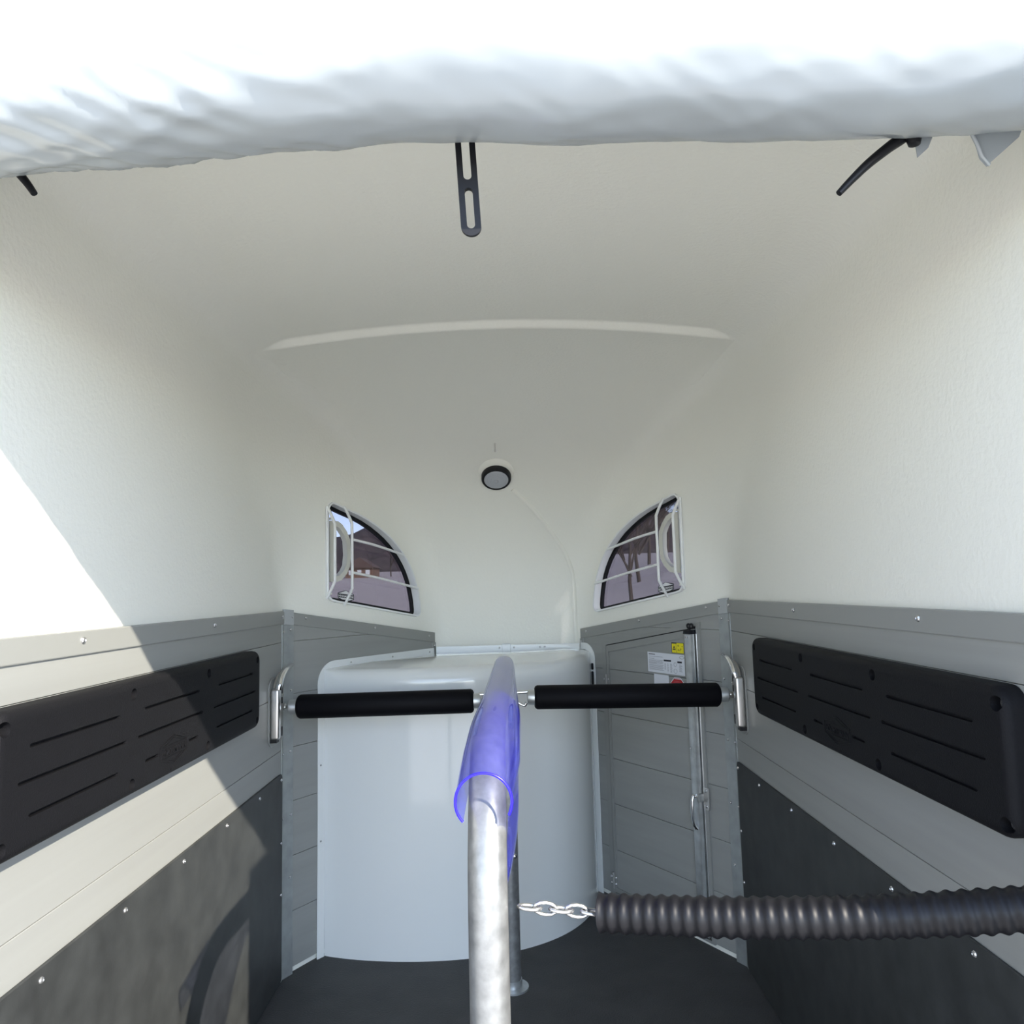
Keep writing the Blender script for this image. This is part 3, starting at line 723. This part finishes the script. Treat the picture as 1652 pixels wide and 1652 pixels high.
bm = new_bm(); lathe(bm, [(0.009, 0), (0.009, 0.006), (0.005, 0.010), (0, 0.011)], Matrix.Translation((-0.012, 2.704, 0.440)) @ Matrix.Rotation(PI / 2, 4, 'X'), 10); finish('bolt', bm, 'chrome', div)
adopt(div)

def breast_bar(xa, xb, y, za, zb, wall_side, label):
    """black foam from xa (outer end) to xb (inner end)"""
    root = thing('breast_bar', label, 'breast bar', ((xa + xb) / 2, y, min(za, zb)), 'padded breast bars')
    s = 1 if xb > xa else -1
    L_ = abs(xb - xa); P = lambda t: Vector((xa + s * t, y, za + (zb - za) * t / L_))
    r = 0.0425
    bm = new_bm(); tube(bm, [P(0), P(0.004), P(0.012), P(L_ * 0.5), P(L_ - 0.010), P(L_ - 0.003), P(L_)], [r - 0.012, r - 0.005, r, r, r, r - 0.004, r - 0.010], 28)
    finish('foam_sleeve', bm, 'foam', root, smooth=50)
    bm = new_bm(); tube(bm, [P(-0.030), P(-0.026), P(0.02)], [0.022, 0.026, 0.026], 24); finish('end_cap', bm, 'galv', root, smooth=40)
    bm = new_bm(); tube(bm, [P(L_ - 0.02), P(L_ + 0.022), P(L_ + 0.026)], [0.027, 0.027, 0.024], 24); finish('end_cap', bm, 'galv', root, smooth=40)
    bm = new_bm(); tube(bm, [P(-0.072), P(-0.062), P(-0.060), P(-0.046), P(-0.044), P(-0.028)], [0.007, 0.007, 0.0115, 0.0115, 0.007, 0.007], 14); finish('pin', bm, 'chrome', root, smooth=30)
    adopt(root)
breast_bar(-0.776, -0.143, 2.77, 0.952, 0.956, 'L', 'black foam breast bar left of the divider tube')
breast_bar(0.741, 0.075, 2.77, 0.955, 0.963, 'R', 'black foam breast bar right of the divider tube')

def bracket(k, label):
    T = WM(k); y = 2.697
    root = thing('bar_bracket', label, 'bracket', T(y, 0.83, 0), 'grab handles holding the breast bars')
    bm = new_bm(); prism(bm, rr(y - 0.040, y + 0.118, 0.828, 1.062, 0.035, 6), 0.0005, 0.005, T, 0.0015, 1); finish('plate', bm, 'rail', root, smooth=30)
    for zc_ in (1.018, 0.972, 0.868):
        bm = new_bm()
        prism(bm, rr(y + 0.096, y + 0.108, zc_ - 0.022, zc_ + 0.012, 0.005, 3), 0.005, 0.0062, T)
        prism(bm, rr(y + 0.082, y + 0.0975, zc_ - 0.0, zc_ + 0.012, 0.004, 3), 0.005, 0.0062, T)
        finish('painted_slot', bm, 'dark', root, smooth=None)  # raised on the plate; keyhole shade drawn as dark colour
    bm = new_bm()
    P = [(y - 0.02, 0.852, 0.006), (y - 0.02, 0.856, 0.030), (y - 0.02, 0.866, 0.038), (y - 0.02, 0.95, 0.041), (y - 0.02, 1.02, 0.040), (y - 0.02, 1.030, 0.034), (y - 0.02, 1.034, 0.006)]
    # square-section hand grip
    box(bm, y - 0.036, y - 0.004, 0.856, 1.028, 0.006, 0.036, T)
    bmesh.ops.bevel(bm, geom=bm.edges[:], offset=0.008, segments=4, profile=0.5, affect='EDGES')
    finish('grip', bm, 'steel', root, smooth=40)
    bm = new_bm(); box(bm, y - 0.034, y - 0.006, 0.846, 0.858, 0.005, 0.028, T); finish('grip_foot', bm, 'rubber', root, smooth=20)
    bm = new_bm(); pts = smooth_path([(y - 0.020, 1.026, 0.028), (y - 0.018, 1.043, 0.032), (y + 0.000, 1.068, 0.034), (y + 0.040, 1.088, 0.036), (y + 0.090, 1.096, 0.036), (y + 0.125, 1.096, 0.034), (y + 0.140, 1.095, 0.033)], 6)
    n_ = len(pts); tube(bm, pts, [0.0125 - 0.0045 * (i / (n_ - 1)) for i in range(n_)], 12, T, flat=0.8); finish('lever', bm, 'chrome', root, smooth=60)
    bm = new_bm(); prism(bm, [(y - 0.022, 1.030), (y + 0.020, 1.030), (y + 0.045, 1.062), (y + 0.055, 1.080), (y + 0.020, 1.072), (y - 0.010, 1.052)], 0.012, 0.026, T, 0.003, 1); finish('lever_web', bm, 'steel', root, smooth=30)
    bm = new_bm(); tube(bm, [(2.77, 0.953, 0.004), (2.77, 0.953, 0.026)], 0.012, 14, T); finish('socket', bm, 'steel', root)
    adopt(root)
bracket('L', 'polished steel grab handle bracket on the left wall holding a breast bar')
bracket('R', 'polished steel grab handle bracket on the right wall holding a breast bar')

# ---------------------------------------------------------------- blue clear sleeve over the divider tube
def sleeve():
    pathc = smooth_path([(-0.049, 1.170, 1.035), (-0.046, 1.22, 1.048), (-0.040, 1.30, 1.068), (-0.036, 1.42, 1.089), (-0.031, 1.60, 1.099), (-0.030, 2.0, 1.101), (-0.029, 2.40, 1.101), (-0.029, 2.52, 1.100)], 7)
    n = len(pathc); bm = new_bm(); V = []
    NA = 44
    for i, p in enumerate(pathc):
        y = p.y; t = (pathc[min(i + 1, n - 1)] - pathc[max(i - 1, 0)]).normalized()
        if i < 10: t = t.lerp(Vector((0, 1, 0.06)), 1 - i / 10).normalized()
        R = float(np.interp(y, [1.17, 1.30, 1.45, 1.7, 2.1, 2.5], [0.0425, 0.048, 0.046, 0.041, 0.0365, 0.0335]))
        up = Vector((0, 0, 1)); sd = Vector((1, 0, 0)); up = (up - t * up.dot(t)).normalized()
        row = []
        aL = math.radians(222 if y < 1.5 else 222 + 30 * min(1, (y - 1.5) / 0.6))
        for q in range(NA + 1):
            # angle from the lower left lip over the top to the right side
            a = aL + (math.radians(-28) - aL) * q / NA
            row.append(p + R * (math.cos(a) * sd + math.sin(a) * up))
        # right lip hangs down as a flap, longest near the rear end
        hang = 0.20 * math.exp(-((y - 1.30) / 0.16) ** 2) if y > 1.25 else 0.20 * math.exp(-((y - 1.25) / 0.045) ** 2) * 0.9
        e = row[-1]
        for q in range(1, 7):
            u_ = q / 6
            row.append(e + Vector(((0.004 * math.sin(PI * u_) - 0.022 * u_ * u_) * hang / 0.2, 0.05 * u_ * hang / 0.2, -hang * u_)))
        V.append([bm.verts.new(v) for v in row])
    for A, B in zip(V, V[1:]):
        for q in range(len(A) - 1): bm.faces.new((A[q], A[q + 1], B[q + 1], B[q]))
    rim = [v.co.copy() for v in V[0][:NA + 1]]
    root = thing('pipe_sleeve', 'blue clear plastic sleeve slipped over the divider tube', 'sleeve', (-0.03, 1.2, 1.0))
    o = finish('sleeve_sheet', bm, 'pvc', root, smooth=70)
    bm = new_bm(); tube(bm, rim, 0.0021, 8); finish('cut_edge', bm, 'pvc_edge', root, smooth=60)
    adopt(root)
    o.modifiers.new('t', 'SOLIDIFY').thickness = 0.0014
sleeve()

# ---------------------------------------------------------------- rear chain in a ribbed hose
hose = thing('chain_hose', 'black ribbed rubber hose over the rear chain at lower right edge', 'hose', (0.45, 1.1, 0.9))
bm = new_bm()
A_ = Vector((0.125, 1.22, 0.852)); B_ = Vector((0.735, 0.99, 0.940)); N_ = 272; pp = []; rr_ = []
for i in range(N_ + 1):
    t = i / N_; p = A_.lerp(B_, t); p.z -= 0.012 * math.sin(PI * t); pp.append(p)
    rr_.append(0.0270 + 0.0017 * math.cos(2 * PI * t * 34))
tube(bm, pp, rr_, 20); finish('ribbed_tube', bm, 'rubber', hose, smooth=60)
def link(c, d, up):
    bm = new_bm(); d = d.normalized(); P = []
    for q in range(13):
        a = 2 * PI * q / 12; P.append(c + d * (0.018 * math.cos(a)) + up * (0.009 * math.sin(a)))
    tube(bm, P, 0.0028, 8, caps=False); finish('chain_link', bm, 'screw', hose, smooth=60)
for (a_, b_, n_) in ((Vector((0.004, 1.20, 0.872)), A_, 5), (B_, Vector((0.800, 0.965, 0.950)), 3)):
    for q in range(n_):
        d = b_ - a_; side = Vector((0, 0, 1)) if q % 2 else Vector((d.y, -d.x, 0)).normalized()
        link(a_ + d * ((q + 0.5) / n_), d, side)
adopt(hose)

# ---------------------------------------------------------------- rolled tarp with rubber straps across the rear opening
def tarp():
    root = thing('rolled_tarp', 'silver vinyl tarp rolled up along the top of the opening', 'tarp', (XC, 0.93, 1.93))
    bx = [-0.90, -0.70, -0.65, -0.53, -0.38, -0.25, -0.17, 0.0, 0.08, 0.24, 0.48, 0.60, 0.70, 0.86]
    bz = [1.900, 1.905, 1.908, 1.916, 1.927, 1.936, 1.944, 1.941, 1.935, 1.937, 1.931, 1.938, 1.940, 1.936]
    bm = new_bm(); V = []; NX, NA = 300, 72
    for i in range(NX + 1):
        x = XC - HW + 0.012 + (2 * HW - 0.024) * i / NX; zb = float(np.interp(x, bx, bz)); row = []
        for q in range(NA):
            a = 2 * PI * q / NA
            loose = 0.35 + 0.65 * min(1, max(0, (-0.1 - x) / 0.35))
            n1 = noise.noise(Vector((x * 6 + a * 1.2, a * 1.6 + 3, 1.7))); n2 = noise.noise(Vector((x * 15 - a * 2.2, a * 1.4, 9.1)))
            rid = (1 - abs(n1) * 2.2); rid2 = (1 - abs(n2) * 2.6)
            r = 0.097 + loose * (0.006 * rid + 0.0032 * rid2 - 0.005) + 0.0015 * math.sin(x * 23)
            row.append(bm.verts.new((x, 0.925 + r * math.cos(a), zb + 0.098 + r * math.sin(a))))
        V.append(row)
    for A, B in zip(V, V[1:]):
        for q in range(NA):
            j = (q + 1) % NA; bm.faces.new((A[q], A[j], B[j], B[q]))
    bm.faces.new(V[0]); bm.faces.new(V[-1][::-1])
    finish('roll', bm, 'tarp', root, smooth=180)
    # loose corner at the right end: folded sheet with a hem
    bm = new_bm()
    sh = [(0.648, 1.992), (0.745, 1.992), (0.736, 1.969), (0.7106, 1.9474), (0.6945, 1.934), (0.6896, 1.9285), (0.6775, 1.9380), (0.670, 1.9558)]
    prism(bm, sh, 0, 0.0035, lambda a, b, c: Vector((a, 1.003 + c + (a - 0.69) * 0.15 + (1.97 - b) * 0.25, b)), 0.001, 1)
    finish('corner_flap', bm, 'tarp', root, smooth=30)
    bm = new_bm(); tube(bm, [(0.648, 0.990, 1.990), (0.660, 0.999, 1.974), (0.669, 1.001, 1.956), (0.677, 1.005, 1.9385), (0.690, 1.010, 1.9280)], [0.002, 0.003, 0.003, 0.003, 0.0025], 8); finish('hem', bm, 'tarp', root, smooth=60)
    adopt(root)
tarp()
def strap_c():
    bm = new_bm(); T = lambda a, b, c: Vector((-0.0445 + a + (1.9 - b) * 0.05, 1.002 + c, b))
    prism(bm, rr(-0.0140, 0.0140, 1.8365, 2.0, 0.0138, 8), -0.004, 0.004, T, 0.003, 2)
    o = finish('rubber_strap', bm, 'rubber', smooth=30)
    cut = new_bm()
    for z0, z1 in ((1.847, 1.906), (1.918, 1.99)): prism(cut, rr(-0.0056, 0.0056, z0, z1, 0.0055, 6), -0.02, 0.02, T)
    boolean_cut(o, cut)
    return tag(o, 'slotted black rubber strap hanging in the middle below the tarp', 'strap', 'rubber straps hanging from the tarp')
strap_c()
root = thing('rubber_strap', 'curved black rubber strap poking inward below the right end of the tarp', 'strap', (0.57, 1.0, 1.97), 'rubber straps hanging from the tarp')
bm = new_bm(); pts = smooth_path([(0.585, 0.99, 1.985), (0.567, 0.998, 1.967), (0.545, 1.0, 1.952), (0.515, 1.0, 1.929), (0.490, 1.0, 1.906), (0.470, 1.0, 1.886)], 5)
tube(bm, pts, [0.0095 - 0.005 * i / (len(pts) - 1) for i in range(len(pts))], 12); finish('strip', bm, 'rubber', root, smooth=60)
bm = new_bm(); lathe(bm, [(0, -0.012), (0.008, -0.009), (0.0105, 0), (0.0105, 0.014), (0.006, 0.02)], Matrix.Translation((0.575, 0.99, 1.958)), 14); finish('knob', bm, 'rubber', root, smooth=50)
bm = new_bm(); prism(bm, [(0.582, 1.972), (0.610, 1.972), (0.600, 1.950), (0.584, 1.936)], 0, 0.002, lambda a, b, c: Vector((a, 1.0 + c, b))); finish('tab', bm, 'tarp', root)
adopt(root)
bm = new_bm(); pts = smooth_path([(-0.690, 0.985, 1.972), (-0.678, 0.998, 1.955), (-0.668, 1.0, 1.942), (-0.657, 1.0, 1.928), (-0.647, 1.0, 1.9135)], 5)
tube(bm, pts, [0.0075 - 0.003 * i / (len(pts) - 1) for i in range(len(pts))], 12)
tag(finish('rubber_strap', bm, 'rubber', smooth=60), 'short black rubber strap under the left end of the tarp', 'strap', 'rubber straps hanging from the tarp')

# ---------------------------------------------------------------- outside: ground, house, bare trees
def gz(x, y): return -0.47 + 0.042 * max(0, y - 12) + 0.30 * min(max(0, x - 3), 8) * min(1, max(0, (y - 8) / 8))
bm = new_bm(); gx = [-200, -120, -70, -40, -20, -10, -5, 0, 3, 6, 9, 11, 15, 25, 45, 80, 150, 200]; gy = [-200, -100, -40, -15, 0, 6, 10, 12, 16, 22, 30, 45, 70, 110, 170, 260]
V = [[bm.verts.new((x, y, gz(x, y))) for x in gx] for y in gy]
for A, B in zip(V, V[1:]):
    for i in range(len(gx) - 1): bm.faces.new((A[i], A[i + 1], B[i + 1], B[i]))
g = struct(finish('ground', bm, 'ground', smooth=60), 'gravel yard and field outside')
bm = new_bm(); box(bm, -14, 14, -30, 7.5, -0.62, -0.452); struct(finish('paved_yard', bm, 'asphalt', smooth=None), 'paved yard the trailer stands on')
bm = new_bm(); V = []
for i in range(121):
    x = -150 + 300 * i / 120; top = 17.5 + 5.0 * noise.noise(Vector((x * 0.05, 2, 0))) + 3.0 * noise.noise(Vector((x * 0.35, 5, 0))) + 0.10 * max(0, x)
    V.append([bm.verts.new((x, 150 + q * 9 + 3 * noise.noise(Vector((x * 0.2, q, 3))), 1.0 + (top - 1.0) * math.sin(PI / 2 * q / 6))) for q in range(7)] + [bm.verts.new((x, 240, 0))])
for A, B in zip(V, V[1:]):
    for q in range(7): bm.faces.new((A[q], B[q], B[q + 1], A[q + 1]))
struct(finish('hillside', bm, 'woods', smooth=50), 'wooded winter hillside beyond the field')
hx_, hy_ = -21.5, 108.0; hz_ = gz(hx_, hy_)
house = thing('house', 'brown house far off, seen through the left nose window', 'house', (hx_, hy_, hz_ - 0.1))
bm = new_bm(); box(bm, hx_ - 2.0, hx_ + 2.0, hy_, hy_ + 5, hz_ - 0.6, hz_ + 1.5); finish('walls', bm, 'brick', house, smooth=None)
bm = new_bm(); p = [Vector((hx_ + sx * 2.3, hy_ + yy, hz_ + 1.4)) for yy in (-0.4, 5.4) for sx in (-1, 1)] + [Vector((hx_, hy_ - 0.4, hz_ + 2.9)), Vector((hx_, hy_ + 5.4, hz_ + 2.9))]
add_faces(bm, p, [(0, 1, 4), (2, 5, 3), (0, 4, 5, 2), (1, 3, 5, 4), (0, 2, 3, 1)]); finish('roof', bm, 'roof', house, smooth=None)
for sx in (-1.2, 0, 1.2):
    bm = new_bm(); box(bm, hx_ + sx - 0.3, hx_ + sx + 0.3, hy_ - 0.06, hy_ + 0.05, hz_ + 0.4, hz_ + 1.1); finish('window', bm, 'powder', house, smooth=None)
adopt(house)
def tree_mesh(seed, n=5):
    rnd = random.Random(seed); bm = new_bm()
    def grow(p, d, L_, r, lev):
        q = p + d * L_; m_ = p.lerp(q, 0.5) + Vector((rnd.uniform(-1, 1), rnd.uniform(-1, 1), 0)) * L_ * 0.05
        tube(bm, [p, m_, q], [r, r * 0.8, r * 0.55], 5 if lev else 7)
        if lev >= 4: return
        for _ in range(n if lev else n + 1):
            t = rnd.uniform(0.45, 1.0); b = p.lerp(q, t)
            nd = (d + Vector((rnd.uniform(-1, 1), rnd.uniform(-1, 1), rnd.uniform(-0.1, 0.7))) * 0.85).normalized()
            grow(b, nd, L_ * rnd.uniform(0.5, 0.72), r * 0.5, lev + 1)
    grow(Vector((0, 0, -0.3)), Vector((0, 0, 1)), 2.6, 0.085, 0)
    return finish('bare_tree', bm, 'bark', smooth=60)
_t0 = tree_mesh(3, 4); _t1 = tree_mesh(8, 4)
spots = [(4.3, 27, 1.0, 'thin bare tree nearest the left edge of the right nose window'), (6.3, 37, 1.25, 'bare tree second from the left in the right nose window'), (8.6, 47, 1.4, 'bare tree in the middle of the right nose window'),
         (11.8, 57, 1.45, 'bare tree right of the middle in the right nose window'),
         (-14.6, 104, 1.2, 'small bare tree right of the far house in the left window'), (-17.6, 112, 1.35, 'bare tree just right of the far brown house'), (-25.5, 106, 1.3, 'bare tree just left of the far brown house')]
for i, (x, y, sc, lab) in enumerate(spots):
    src = (_t0, _t1)[i % 2]
    o = src if i < 2 else src.copy()
    if i >= 2: COL.objects.link(o)
    o.location = (x, y, gz(x, y)); o.scale = (sc, sc, sc); o.rotation_euler = (0, 0, i * 1.3)
    tag(o, lab, 'tree', 'bare trees outside the windows')
for o in list(bpy.data.objects):
    if '_placed' in o: del o['_placed']
